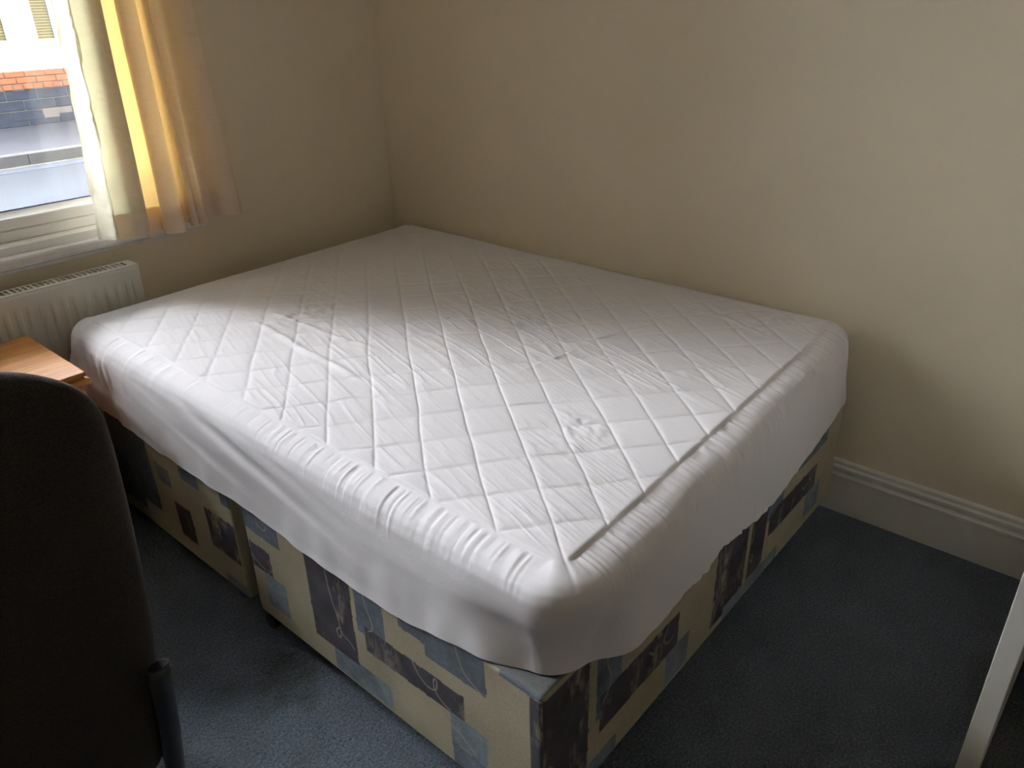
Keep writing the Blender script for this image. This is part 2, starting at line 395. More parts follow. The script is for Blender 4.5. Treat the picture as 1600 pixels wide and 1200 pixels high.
# ------------------------------------------------------------------ window
w = empty('window_1', ((WX0 + WX1) / 2, -0.10, WZ0)); tag(w, 'white plastic-framed window with a street view behind the curtain', 'window', kind='structure')
FY0, FY1 = -0.125, -0.05
def wbox(name, a, b, mat, par=w, bev=0.004): return box(name, a, b, mat, par, bev)
wbox('outer_frame', (WX0, FY0, 0.846), (WX1, FY1, 0.880), MT['pvc'])
wbox('outer_frame', (WX0, FY0, WZ1 - .055), (WX1, FY1, WZ1), MT['pvc'])
wbox('outer_frame', (WX0, FY0, 0.88), (WX0 + .055, FY1, WZ1 - .055), MT['pvc'])
wbox('outer_frame', (WX1 - .055, FY0, 0.88), (WX1, FY1, WZ1 - .055), MT['pvc'])
MX = 1.95
wbox('mullion', (MX - .03, FY0, 0.88), (MX + .03, FY1, WZ1 - .055), MT['pvc'])
for x0, x1 in [(WX0 + .055, MX - .03), (MX + .03, WX1 - .055)]:
    z0, z1 = 0.88, WZ1 - .055
    bm = bmesh.new()
    for a, b in [((x0, FY0 + .005, z0), (x1, FY1 + .004, z0 + .036)), ((x0, FY0 + .005, z1 - .04), (x1, FY1 + .004, z1)), ((x0, FY0 + .005, z0 + .036), (x0 + .04, FY1 + .004, z1 - .04)), ((x1 - .04, FY0 + .005, z0 + .036), (x1, FY1 + .004, z1 - .04))]:
        add_box(bm, a, b, 0.005)
    s = bm_obj('sash', bm, MT['pvc'], w, org=w.location)
    bm = bmesh.new()   # sloped glazing bead
    A = [(x0 + .04, FY1 - .004, z0 + .036), (x1 - .04, FY1 - .004, z0 + .036), (x1 - .04, -0.082, z0 + .05), (x0 + .04, -0.082, z0 + .05), (x0 + .04, -0.082, z0 + .036), (x1 - .04, -0.082, z0 + .036)]
    vv = [bm.verts.new(p) for p in A]
    for f in [(0, 1, 2, 3), (3, 2, 5, 4), (0, 3, 4), (1, 5, 2), (0, 4, 5, 1)]: bm.faces.new([vv[i] for i in f])
    bm_obj('glazing_bead', bm, MT['pvc'], s, org=w.location)
    box('gasket', (x0 + .04, -0.0835, z0 + .0495), (x1 - .04, -0.0805, z0 + .0535), MT['rubber'], s)
    box('pane', (x0 + .038, -0.091, z0 + .034), (x1 - .038, -0.087, z1 - .038), MT['glass'], s)
sl = empty('trim_2', (1.7, 0, .78)); tag(sl, 'worn white painted window sill above the radiator', 'window sill', kind='structure')
# ledge in the opening and the painted timber nosing below it
box('ledge', (WX0 - .0, -0.25, WZ0), (WX1, 0.001, 0.846), MT['pvc'], sl, 0.003)
bm = bmesh.new()
prof = [(0.0, .783), (0.024, .783), (0.028, .787), (0.030, .795), (0.030, .810), (0.027, .816), (0.020, .8185), (0.0, .8195)]
xs = np.linspace(0.868, WX1 + .05, 90)
rows = []
for x in xs:
    rows.append([bm.verts.new((x, dd + (0.0012 * vnoise(x * 14, zz * 30, 5)), zz + 0.001 * vnoise(x * 9, dd * 50, 6))) for dd, zz in prof])
for i in range(len(xs) - 1):
    for j in range(len(prof)):
        k = (j + 1) % len(prof); bm.faces.new((rows[i][j], rows[i + 1][j], rows[i + 1][k], rows[i][k]))
bm.faces.new(rows[0]); bm.faces.new(rows[-1][::-1])
bm_obj('nosing', bm, MT['sill'], sl, org=sl.location)
box('apron', (0.90, 0.0, .768), (WX1 + .03, 0.006, .783), MT['sill'], sl, 0.002)

# ------------------------------------------------------------------ street outside
struct('road', [((-16, -6.8, -0.1), (14, -3.4, 0.0))], MT['asphalt'], 'pale damp asphalt street seen through the window', 'road')
struct('gutter', [((-16, -6.8, -0.09), (14, -6.42, 0.003))], MT['gutter'], 'dark asphalt strip at the foot of the far kerb', 'gutter')
struct('road_marking', [((-16, -6.72, 0.0), (14, -6.67, 0.006))], MT['yellow_line'], 'worn thin yellow line painted along the far kerb', 'road marking')
struct('pavement', [((-16, -9.3, -0.1), (14, -6.95, 0.10))], MT['paving'], 'grey pavement across the street under the brick wall', 'pavement')
struct('near_pavement', [((-16, -3.4, -0.1), (14, -0.25, 0.10))], MT['concrete'], 'unseen near pavement, made wide and pale to bounce light into the bedroom', 'pavement')
k = empty('kerb', (0, -6.9, 0)); tag(k, 'pale stone kerb along the far pavement across the street', 'kerb')
for i in range(16):
    x = -10 + i * 0.92
    box('kerb_stone', (x + .002, -6.95, -.05), (x + .918, -6.80, .112), MT['kerb'], k, 0.006)

FYW = -9.3
H = empty('terraced_house', (-2, FYW, 0.1)); tag(H, 'white terraced house with blue-black brick base across the street', 'house')
bm = bmesh.new()
# facade wall with window openings (boxes around the openings)
wins = [(-3.9, -2.99), (-2.42, -2.09), (-1.83, -0.75), (-0.10, 0.95)]
zw0, zw1 = 1.075, 2.55
edges = [-14] + [e for ww in wins for e in ww] + [12]
add_box(bm, (-14, FYW - .35, 0.1), (12, FYW - .03, .56)); add_box(bm, (-14, FYW - .35, .56), (12, FYW - .03, .77)); add_box(bm, (-14, FYW - .35, .77), (12, FYW, zw0)); add_box(bm, (-14, FYW - .35, zw1), (12, FYW, 4.9))
for i in range(0, len(edges), 2): add_box(bm, (edges[i], FYW - .35, zw0), (edges[i + 1], FYW, zw1))
bm_obj('facade', bm, MT['render_white'], H, org=H.location)
bm = bmesh.new()
A = [bm.verts.new(p) for p in [(-14, FYW + .25, 4.85), (12, FYW + .25, 4.85), (12, FYW - 3.6, 6.8), (-14, FYW - 3.6, 6.8)]]
B = [bm.verts.new((v.co.x, v.co.y, v.co.z + .12)) for v in A]
bm.faces.new(A); bm.faces.new(B[::-1])
for i in range(4): bm.faces.new((A[i], A[(i + 1) % 4], B[(i + 1) % 4], B[i]))
bm_obj('roof', bm, MT['slate'], H, org=H.location)
box('back_wall', (-14, FYW - 7.0, 0.1), (12, FYW - 3.6, 6.7), MT['render_white'], H)
box('mortar_bed', (-8, FYW - .03, 0.1), (6, FYW + .004, .765), MT['mortar'], H)
for (x0, x1) in wins:
    f = bmesh.new()
    for a, b in [((x0, FYW - .12, zw0), (x0 + .05, FYW - .06, zw1)), ((x1 - .05, FYW - .12, zw0), (x1, FYW - .06, zw1)), ((x0 + .05, FYW - .12, zw0), (x1 - .05, FYW - .06, zw0 + .05)), ((x0 + .05, FYW - .12, zw1 - .05), (x1 - .05, FYW - .06, zw1))]: add_box(f, a, b)
    wo = bm_obj('window', f, MT['render_white'], H, org=H.location)
    box('pane', (x0 + .045, FYW - .10, zw0 + .045), (x1 - .045, FYW - .095, zw1 - .045), MT['far_glass'], wo).location = (0, 0, 0)
    sb = bmesh.new()
    for j in range(int((zw1 - zw0) / .034)):
        z = zw0 + .02 + j * .034; add_box(sb, (x0 + .02, FYW - .155, z), (x1 - .02, FYW - .15, z + .0325))
    tag(bm_obj('blind', sb, MT['far_blind'], wo, org=H.location), kind='stuff')
# fix child offset of panes: their mesh is already in house space
# bricks, one object each, shared mesh data
def brick_mesh(name, L, Hh, D, mat):
    bm = bmesh.new(); add_box(bm, (-L / 2, -D, -Hh / 2), (L / 2, 0, Hh / 2), 0.006, 1)
    bmesh.ops.recalc_face_normals(bm, faces=bm.faces); me = bpy.data.meshes.new(name); bm.to_mesh(me); bm.free(); me.materials.append(mat); return me
bb = brick_mesh('blue_brick', .372, .118, .05, MT['blue_brick']); ob = brick_mesh('orange_brick', .235, .068, .05, MT['orange_brick']); de = brick_mesh('dentil_brick', .105, .062, .05, MT['orange_brick'])
def place(me, name, x, z, out):
    o = bpy.data.objects.new(name, me); COL.objects.link(o); o.parent = H
    o.location = (x - H.location.x, out, z - H.location.z)
for r in range(4):
    z = .541 - .0595 - r * .128
    if z - .059 < 0.085: z = max(z, 0.1 + .059)
    for i in range(14):
        x = -4.4 + i * .382 + (.19 if r % 2 else 0)
        if r == 2 and i == 6:
            vb = box('air_vent', (x - .185, FYW - .02, z - .058), (x + .185, FYW + .016, z + .058), MT['vent'], H, .004)
            continue
        place(bb, 'brick', x, z, .014 + .004 * rng.random())
for r in range(2):
    for i in range(22): place(ob, 'orange_brick', -4.4 + i * .245 + (.12 if r else 0), .73 - r * .077, .02)
for i in range(44): place(de, 'dentil_brick', -4.4 + i * .1225, .577, .026 if i % 2 else .012)

# ------------------------------------------------------------------ radiator
R0X, R1X, RY0, RY1, RZ0, RZ1 = 1.163, 2.30, 0.034, 0.104, 0.145, 0.734
rad = empty('radiator', (1.73, 0.03, RZ0)); tag(rad, 'white ribbed panel radiator with slotted top grille under the window', 'radiator')
nx = 560; xsr = np.linspace(R0X + .006, R1X - .006, nx); zsr = np.array([RZ0, RZ0 + .012, RZ0 + .03, RZ0 + .045, RZ0 + .06, .40, .655, .668, .679, .690, .70, .72, .729, .7335, RZ1 - .0005])
X, Z = np.meshgrid(xsr, zsr, indexing='ij')
ph = ((X - 1.569) / .0325) % 1.0
flute = smooth(0.05, 0.30, ph) * (1 - smooth(0.60, 0.85, ph))
flute *= smooth(RZ0 + .03, RZ0 + .06, Z) * (1 - smooth(.662, .688, Z)) * smooth(R0X + .03, R0X + .034, X)
Y = RY1 - .0005 - .0055 * flute - .004 * smooth(.729, RZ1, Z)
link('front_panel', off(grid_mesh('front_panel', np.stack([X, Y, Z], -1)), rad.location), MT['radiator'], rad, True)
box('back_panel', (R0X + .006, RY0, RZ0), (R1X - .006, RY0 + .012, RZ1 - .008), MT['radiator'], rad, .003)
box('side_panel', (R0X, RY0 + .002, RZ0 + .005), (R0X + .010, RY1 - .003, RZ1 - .002), MT['radiator'], rad, .0025)
box('side_panel', (R1X - .010, RY0 + .002, RZ0 + .005), (R1X, RY1 - .003, RZ1 - .002), MT['radiator'], rad, .0025)
bm = bmesh.new()
add_box(bm, (R0X + .001, RY0 + .001, RZ1 - .004), (R1X - .001, RY0 + .010, RZ1 + .001), .001, 1)
add_box(bm, (R0X + .001, RY1 - .017, RZ1 - .004), (R1X - .001, RY1 - .001, RZ1 + .001), .001, 1)
add_box(bm, (R0X + .001, RY0 + .010, RZ1 - .004), (R0X + .028, RY1 - .017, RZ1 + .001))
add_box(bm, (R1X - .028, RY0 + .010, RZ1 - .004), (R1X - .001, RY1 - .017, RZ1 + .001))
x = R0X + .028 + .0095
while x < R1X - .035:
    add_box(bm, (x, RY0 + .010, RZ1 - .003), (x + .0055, RY1 - .017, RZ1 + .0005)); x += .0155
bm_obj('top_grille', bm, MT['radiator'], rad, org=rad.location)
bm = bmesh.new(); xx = R0X + .03
while xx < R1X - .03:
    add_box(bm, (xx, RY0 + .014, RZ0 + .05), (xx + .0015, RY1 - .014, RZ1 - .05)); xx += .02
bm_obj('convector_fins', bm, MT['dark_metal'], rad, org=rad.location)
for x in (1.35, 2.1): box('bracket', (x, 0.002, .25), (x + .03, RY0, .65), MT['radiator'], rad)
for x in (R0X + .02, R1X - .02): link('pipe', off(tube_mesh('pipe', [(x, .085, 0.0), (x, .085, .07), (x, .085, RZ0 + .01)], .0075, n=12), rad.location), MT['radiator'], rad, True)

# ------------------------------------------------------------------ divan halves with printed fabric
XL, XR, YN, ZB, ZT = 1.4557, 0.034, 2.002, 0.05, 0.4128
CREAM = np.array([0.45, 0.40, 0.285]); BLUE = np.array([0.165, 0.19, 0.225]); LIGHT = np.array([0.225, 0.265, 0.295]); DARK = np.array([0.092, 0.085, 0.097]); CHALK = np.array([0.36, 0.32, 0.26]); THREAD = np.array([0.50, 0.46, 0.36])
left_patches = [('b', .32, .458, .10, .42), ('d', .12, .32, .09, .36), ('b', .754, .849, .335, .42), ('b', .956, 1.02, .341, .42), ('d', .674, .760, .110, .227), ('d', .851, .994, .162, .288), ('l', .898, 1.01, .045, .094), ('l', .60, .68, .27, .33), ('b', .458, .565, .14, .42),
    ('b', 1.04, 1.21, .323, .42), ('d', 1.04, 1.151, .206, .284), ('l', 1.109, 1.200, .101, .205), ('l', 1.378, 1.577, .065, .135), ('d', 1.309, 1.470, .127, .42), ('b', 1.484, 1.578, .246, .42), ('d', 1.508, 1.806, .20, .271),
    ('b', 1.628, 1.703, .345, .425), ('b', 1.703, 1.866, .314, .413), ('l', 1.764, 1.863, .120, .203), ('b', 1.765, 1.95, .045, .118), ('d', 1.972, 2.01, 0, .395), ('b', 1.90, 2.01, .398, .42)]
near_patches = [('d', 1.319, 1.46, 0, .40), ('b', 1.209, 1.294, .205, .42), ('d', .977, 1.280, .163, .262), ('b', .92, 1.158, .305, .365), ('b', 1.06, 1.158, .30, .40), ('l', .92, 1.02, .066, .165), ('l', 1.217, 1.316, .04, .103), ('d', .642, .807, .08, .42), ('d', .53, .62, .105, .42), ('l', .425, .745, .045, .104),
    ('b', .437, .53, .235, .42), ('d', .195, .508, .177, .256), ('l', .142, .245, .087, .177), ('b', .145, .35, .305, .345)]
left_threads = [[(1.385, .37), (1.392, .30), (1.41, .235), (1.415, .19), (1.405, .175), (1.398, .19), (1.41, .205), (1.425, .19), (1.445, .185), (1.46, .17)],
    [(1.66, .272), (1.675, .245), (1.70, .228), (1.725, .235), (1.73, .262), (1.722, .262), (1.722, .235), (1.74, .215), (1.765, .205)],
    [(1.515, .38), (1.52, .34), (1.535, .30), (1.535, .275), (1.522, .265)], [(1.79, .40), (1.80, .36), (1.815, .335), (1.85, .315)],
    [(1.04, .285), (1.06, .29), (1.065, .265), (1.05, .262), (1.06, .245), (1.09, .225), (1.12, .215)], [(1.12, .36), (1.15, .352), (1.165, .37), (1.15, .38)],
    [(.865, .285), (.88, .25), (.875, .225), (.89, .222), (.895, .24), (.905, .245), (.91, .23), (.90, .22)], [(1.76, .17), (1.79, .155), (1.83, .13)]]
near_threads = [[(1.44, .225), (1.425, .20), (1.405, .13), (1.40, .07)], [(1.262, .36), (1.258, .33), (1.245, .29), (1.255, .255), (1.275, .235)],
    [(1.10, .235), (1.08, .215), (1.06, .225)], [(1.02, .255), (1.04, .225), (1.02, .20), (.995, .205)], [(.775, .33), (.765, .25), (.77, .20), (.755, .165), (.745, .18), (.76, .185), (.775, .15), (.79, .10)],
    [(.61, .17), (.60, .155), (.595, .17), (.605, .18)], [(.295, .225), (.28, .21), (.25, .215)], [(.25, .25), (.245, .225), (.225, .22)]]

def seg_dist(U, V, path, ru):
    P = catmull([(a, b) for a, b in path], 8); D = np.full(U.shape, 9.0)
    u0, u1 = P[:, 0].min() - .01, P[:, 0].max() + .01; m = (U > u0) & (U < u1); uu, vv = U[m], V[m]; dm = np.full(uu.shape, 9.0)
    for a, b in zip(P[:-1], P[1:]):
        e = b - a; L = e @ e
        if L < 1e-12: continue
        tt = np.clip(((uu - a[0]) * e[0] + (vv - a[1]) * e[1]) / L, 0, 1)
        dm = np.minimum(dm, np.hypot(uu - a[0] - tt * e[0], vv - a[1] - tt * e[1]))
    D[m] = dm; return D

def print_colour(U, V, patches, threads, seed):
    C = np.empty(U.shape + (3,)); C[:] = CREAM
    C *= (1 + .10 * fbm(U * 7, V * 7, seed)[..., None])
    wob = .0016 * vnoise(U * 55, V * 55, seed + 4)
    for i, (kk, a, b, z0, z1) in enumerate(patches):
        m = ((U + wob > a) & (U + wob < b) & (V + wob > z0) & (V - wob < z1))[..., None]
        base = {'b': BLUE, 'l': LIGHT, 'd': DARK}[kk]
        c = base * (1 + .22 * fbm(U * 18, V * 18, seed + i)[..., None])
        if kk == 'd':
            ch = np.clip(fbm(U * 22, V * 9, seed + 40 + i) * 1.2 - .25, 0, 1) * np.clip(.6 + fbm(U * 160, V * 60, seed + 60), 0, 1)
            if b - a > .25 and seed == 1: ch = ch * .5
            c = c * (1 - ch[..., None]) + CHALK * ch[..., None]
        else:
            c = c + .035 * np.clip(fbm(U * 120, V * 120, seed + 3), 0, 1)[..., None]
        C = np.where(m, c, C)
    for p in threads:
        D = seg_dist(U, V, p, 0); a = (1 - smooth(.0008, .0024, D))[..., None] * .75
        C = C * (1 - a) + THREAD * a
    return np.clip(C, 0, 1)

def divan_half(y0, y1, label, near):
    root = empty('divan_base', ((XL + XR) / 2, (y0 + y1) / 2, 0)); tag(root, label, 'divan base', 'two halves of the split divan')
    r = .011; lo = np.array([XR, y0, ZB]); hi = np.array([XL, y1, ZT])
    VV, FF, CC = [], [], []; base = 0
    def face(ax, side, su, sv):
        nonlocal base
        o = [i for i in range(3) if i != ax]
        u = np.linspace(lo[o[0]], hi[o[0]], max(2, int((hi[o[0]] - lo[o[0]]) / su))); v = np.linspace(lo[o[1]], hi[o[1]], max(2, int((hi[o[1]] - lo[o[1]]) / sv)))
        # extra samples at the rounded rim
        def rim(t): return np.unique(np.concatenate([t, t[0] + r * np.array([.1, .25, .45, .7, 1]), t[-1] - r * np.array([.1, .25, .45, .7, 1])]))
        u, v = rim(u), rim(v)
        U, V = np.meshgrid(u, v, indexing='ij'); P = np.zeros(U.shape + (3,)); P[..., o[0]] = U; P[..., o[1]] = V; P[..., ax] = hi[ax] if side > 0 else lo[ax]
        q = np.clip(P, lo + r, hi - r); n = P - q; n /= np.maximum(np.linalg.norm(n, axis=-1, keepdims=True), 1e-9); P2 = q + r * n
        if ax == 0 and side > 0: C = print_colour(U, V, left_patches, left_threads, 1); P2[..., 0] += .0018 * vnoise(U * 6, V * 8, 3) * smooth(0, .03, np.minimum(V - ZB, ZT - V))
        elif ax == 1 and side > 0 and near: C = print_colour(U, V, near_patches, near_threads, 2)
        elif ax == 2 and side > 0:
            C = np.empty(U.shape + (3,)); C[:] = (.17, .18, .175)
        else: C = np.empty(U.shape + (3,)); C[:] = CREAM * .8
        nu, nv = U.shape; iu, iv = np.meshgrid(np.arange(nu - 1), np.arange(nv - 1), indexing='ij')
        F = np.stack([iu * nv + iv, (iu + 1) * nv + iv, (iu + 1) * nv + iv + 1, iu * nv + iv + 1], -1).reshape(-1, 4)
        flip = (side > 0) == (ax == 1)
        if flip: F = F[:, ::-1]
        VV.append(P2.reshape(-1, 3)); FF.append(F + base); CC.append(C.reshape(-1, 3)); base += nu * nv
    fine = .0026 if near else .0034
    face(0, 1, fine, fine); face(0, -1, .2, .2); face(1, 1, .0028 if near else .05, .0028 if near else .05); face(1, -1, .2, .2); face(2, 1, .012, .012); face(2, -1, .2, .2)
    V = np.vstack(VV) - np.array(root.location); F = np.vstack(FF); Cc = np.vstack(CC)
    me = quad_mesh('body', V, F); at = me.color_attributes.new('print', 'FLOAT_COLOR', 'POINT')
    at.data.foreach_set('color', np.hstack([Cc, np.ones((len(Cc), 1))]).astype(np.float32).ravel())
    link('body', me, MT['print'], root, True)
    # castors
    for cx, cyy in [(XL - .024, y0 + .030), (XL - .045, y1 - .09), (XR + .06, y0 + .05), (XR + .06, y1 - .06)]:
        bm = bmesh.new()
        bmesh.ops.create_cone(bm, cap_ends=True, segments=24, radius1=.022, radius2=.022, depth=.018, matrix=Matrix.Translation((cx + .012, cyy, .022)) @ Matrix.Rotation(math.pi / 2, 4, 'Y'))
        bmesh.ops.create_cone(bm, cap_ends=True, segments=24, radius1=.022, radius2=.022, depth=.014, matrix=Matrix.Translation((cx - .012, cyy, .022)) @ Matrix.Rotation(math.pi / 2, 4, 'Y'))
        bmesh.ops.create_cone(bm, cap_ends=True, segments=16, radius1=.006, radius2=.006, depth=.04, matrix=Matrix.Translation((cx, cyy, .035)))
        bm_obj('castor', bm, MT['black_plastic'], root, org=root.location)
    return root
divan_half(1.0525, YN, 'patchwork-print divan base half nearest the camera, under the mattress', True)
divan_half(0.118, 1.0025, 'patchwork-print divan base half by the window, beyond the gap', False)

# ------------------------------------------------------------------ mattress and quilted protector
bm = bmesh.new(); add_box(bm, (0.045, 0.15, ZT + .001), (1.385, 1.935, .600), .05, 4)
tag(bm_obj('mattress', bm, MT['ticking'], None, True), 'mattress hidden under the white quilted protector', 'mattress')

def protector():
    sx0, sx1, sy0, sy1, rc = 0.085, 1.384, 0.188, 1.945, 0.038
    # perimeter samples of the seam (rounded rectangle), counter-clockwise from near-right corner ... with density
    segs = []
    def side(p, q, n, den):
        p = np.array(p, float); q = np.array(q, float); L = np.linalg.norm(q - p); s = [0.0]
        while s[-1] < L: s.append(s[-1] + den(p + (q - p) * s[-1] / L))
        s = np.array(s[:-1]) / s[-1] if len(s) > 2 else np.array([0.0])
        segs.append((p + np.outer(s, q - p), np.tile(np.array(n, float), (len(s), 1))))
    def arc(c, a0, a1, n=36):
        a = np.radians(np.linspace(a0, a1, n, endpoint=False)); N = np.stack([np.cos(a), np.sin(a)], -1); segs.append((np.array(c) + rc * N, N))
    fine = lambda p: .0024; left = lambda p: .0024 if p[1] > 1.1 else .0055; coarse = lambda p: .009
    side((sx0 + rc, sy1), (sx1 - rc, sy1), (0, 1), fine)               # near end, right to left
    arc((sx1 - rc, sy1 - rc), 90, 0)
    side((sx1, sy1 - rc), (sx1, sy0 + rc), (1, 0), left)               # left side, near to far
    arc((sx1 - rc, sy0 + rc), 0, -90)
    side((sx1 - rc, sy0), (sx0 + rc, sy0), (0, -1), coarse)
    arc((sx0 + rc, sy0 + rc), -90, -180, 16)
    side((sx0, sy0 + rc), (sx0, sy1 - rc), (-1, 0), coarse)
    arc((sx0 + rc, sy1 - rc), 180, 90, 16)
    S = np.vstack([a for a, b in segs]); N = np.vstack([b for a, b in segs])
    n = len(S); arcl = np.concatenate([[0], np.cumsum(np.linalg.norm(np.diff(S, axis=0), axis=1))])
    c = np.array([(sx0 + sx1) / 2, (sy0 + sy1) / 2])
    # top rings (denser to the rim)
    nt = 250; t = np.linspace(0.004, 1, nt)
    TX = c[0] + t[None, :] * (S[:, 0, None] - c[0]); TY = c[1] + t[None, :] * (S[:, 1, None] - c[1])
    # ---- top heights
    A = np.radians(50.05); Bn = np.radians(49.6)
    def grid_d(val, ph, pitch):
        f = ((val - ph) / pitch) % 1.0; return np.minimum(f, 1 - f) * pitch
    wx = .004 * fbm(TX * 4, TY * 4, 31); wy = .004 * fbm(TX * 4, TY * 4, 35)
    dA = grid_d(-np.sin(A) * (TX + wx) + np.cos(A) * (TY + wy), -.006, .100)
    dB = grid_d(np.cos(Bn) * (TX + wx) + np.sin(Bn) * (TY + wy), 2.052, .107)
    puff = .0026 * (1 - np.exp(-dA / .005)) * (1 - np.exp(-dB / .007))
    groove = -.0009 * np.exp(-(dA / .0024) ** 2) - .0010 * np.exp(-(dB / .0026) ** 2)
    # creases: run roughly along the length, finer towards the window side
    al = np.radians(73); U = np.cos(al) * TX + np.sin(al) * TY; V = -np.sin(al) * TX + np.cos(al) * TY
    cr = np.maximum(0, 1 - np.abs(vnoise(U * 3.2, V * 52 + .25 * fbm(U * 5, V * 5, 2), 11)) * 2.6) ** 1.5
    cr2 = np.maximum(0, 1 - np.abs(vnoise(U * 8, V * 95, 15)) * 2.2)
    msk = np.clip(.55 + .8 * fbm(TX * 2.4, TY * 2.4, 21, 2), 0, 1) * smooth(.15, .8, TX)
    wr = .0024 * cr * msk + .0011 * cr2 * np.clip(.5 + fbm(TX * 3, TY * 3, 24, 2), 0, 1)
    # a few long diagonal pulls and bunched spots
    def pull(x0, y0, x1, y1, wd, h):
        e = np.array([x1 - x0, y1 - y0]); L = np.linalg.norm(e); e /= L
        a = (TX - x0) * e[0] + (TY - y0) * e[1]; dd = -(TX - x0) * e[1] + (TY - y0) * e[0] + .006 * vnoise(a * 8, a * 0 + 2, 5)
        return h * np.exp(-(dd / wd) ** 2) * smooth(0, .08, a) * (1 - smooth(L - .1, L, a))
    wr = wr + pull(1.10, .62, 1.16, 1.22, .010, .006) + pull(1.03, .60, 1.02, 1.10, .008, .004) + pull(.93, 1.45, .60, 1.50, .006, .0022) + pull(.62, 1.47, .40, 1.58, .006, .003) + pull(.30, 1.86, .22, 1.62, .007, .004)
    bun = lambda x, y, s, h: h * np.exp(-(((TX - x) ** 2 + (TY - y) ** 2) / s ** 2)) * fbm(TX * 38, TY * 38, 51, 2)
    wr = wr + bun(.98, .72, .12, .003) + bun(.62, 1.28, .07, .003) + bun(.84, .62, .10, .002) + bun(1.02, 1.72, .08, .003) + bun(.20, 1.78, .08, .005)
    edge = np.minimum(np.minimum(TX - sx0, sx1 - TX), np.minimum(TY - sy0, sy1 - TY))
    dome = .6355 + .008 * smooth(0, .30, edge) + .004 * fbm(TX * 2.2, TY * 2.2, 3, 2)
    TZ = dome + (puff + groove) * smooth(0, .006, edge) + wr * smooth(0, .03, edge) + .0020 * smooth(.0, .004, edge) - .0016 * np.exp(-(edge / .0035) ** 2)
    # ---- sides
    nr = 96
    isnear = smooth(.6, .95, N[:, 1]); isleft = smooth(.6, .95, N[:, 0]); isfar = smooth(.6, .95, -N[:, 1]); isright = smooth(.6, .95, -N[:, 0])
    # hem height and outward reach per perimeter sample
    hl = np.interp(S[:, 1], [.0, .15, .30, .34, .49, .67, .9, 1.09, 1.22, 1.34, 1.6, 1.68, 1.75, 1.80, 2.0], [.40, .40, .415, .425, .40, .392, .392, .397, .388, .383, .38, .394, .407, .4165, .4165])
    hn = np.interp(S[:, 0], [0, .07, .145, .41, .63, .75, .90, .925, .97, 1.06, 1.22, 1.28, 1.32, 1.345, 1.384], [.425, .42, .394, .387, .362, .38, .408, .415, .392, .400, .402, .405, .409, .4165, .4165])
    wsum = isnear + isleft + isfar + isright + 1e-6
    hem = (hn * isnear + hl * isleft + .40 * (isfar + isright)) / wsum
    hem = np.where(wsum < .3, .4165, hem)
    hem = np.where((S[:, 1] < .3) & (S[:, 0] > 1.3) & (wsum < .9), .40, hem)
    k = 31; ker = np.ones(k) / k; hem = np.convolve(np.concatenate([hem[-k:], hem, hem[:k]]), ker, 'same')[k:-k]
    hem += .003 * vnoise(arcl * 14, arcl * 0, 8) + .0018 * vnoise(arcl * 45, arcl * 0, 9) * isnear
    # profile: (fraction, reach, drop)
    pr = np.array([(0, 0), (.012, -.0022), (.03, -.0055), (.046, -.013), (.058, -.026), (.066, -.045), (.070, -.075), (.073, -.11), (.074, -.15), (.075, -.19), (.076, -.24)])
    d = np.concatenate([[0], np.cumsum(np.linalg.norm(np.diff(pr, axis=0), axis=1))])
    q = np.linspace(0, 1, nr + 1)[1:]
    q = q ** 1.15
    RX_ = np.interp(q, d / d[-1], pr[:, 0]); RZ_ = np.interp(q, d / d[-1], pr[:, 1])
    ker = np.array([1, 2, 3, 2, 1]) / 9.; RX_ = np.convolve(np.pad(RX_, 2, 'edge'), ker, 'valid'); RZ_ = np.convolve(np.pad(RZ_, 2, 'edge'), ker, 'valid')
    z0 = TZ[:, -1]
    scale = (z0 - hem) / (-RZ_[-1])
    Zs = z0[:, None] + RZ_[None, :] * scale[:, None]
    Q = np.tile(q, (n, 1)); a = arcl[:, None]
    reach = np.tile(RX_, (n, 1))
    # gathers under the seam
    g = .75 * vnoise(a * 75 + 1.2 * vnoise(a * 9, Q * 2, 4), Q * 1.6, 12) + .75 * vnoise(a * 150, Q * 1.8, 13)
    gm = smooth(0, .05, Q) * (1 - smooth(.16, .42, Q)) * (.72 + .28 * vnoise(a * 4, Q * 0, 14))
    gdisp = (.0026 + .0031 * isnear[:, None]) * g * gm * np.clip(isnear + isleft, .12, 1)[:, None]
    # broad pleats falling from the seam on the near end
    pl = np.maximum(0, vnoise(a * 11 + 1.5 * Q, Q * 1.2, 18)) ** 1.3 * smooth(.08, .25, Q) * (1 - smooth(.40, .70, Q))
    fold = .009 * pl * isnear[:, None]
    # long drape folds on the left side, slanting down towards the camera
    yy = S[:, 1, None]; zz = Zs
    sl = (zz + .20 * (yy - 1.0))
    lf = np.maximum(0, vnoise(yy * 1.6, sl * 17, 22)) + .5 * vnoise(yy * 3, sl * 34, 23)
    fold = fold + .0075 * lf * isleft[:, None] * smooth(.15, .45, Q) * (.10 + .90 * (1 - smooth(1.0, 1.6, yy)))
    # loose fabric at the corner by the radiator
    cw = np.exp(-((S[:, 0] - 1.384) ** 2 + (S[:, 1] - .19) ** 2) / .22 ** 2)[:, None]
    O2 = S + N * .07; ao = np.concatenate([[0], np.cumsum(np.linalg.norm(np.diff(O2, axis=0), axis=1))])[:, None]
    fold = fold + cw * smooth(.18, .45, Q) * (.016 * vnoise(ao * 24, Q * 1.2, 27) + .009 * vnoise(ao * 55 + 2 * Q, Q * 1.5, 28) + .004 * vnoise(ao * 90, Q * 9, 29) + .009)
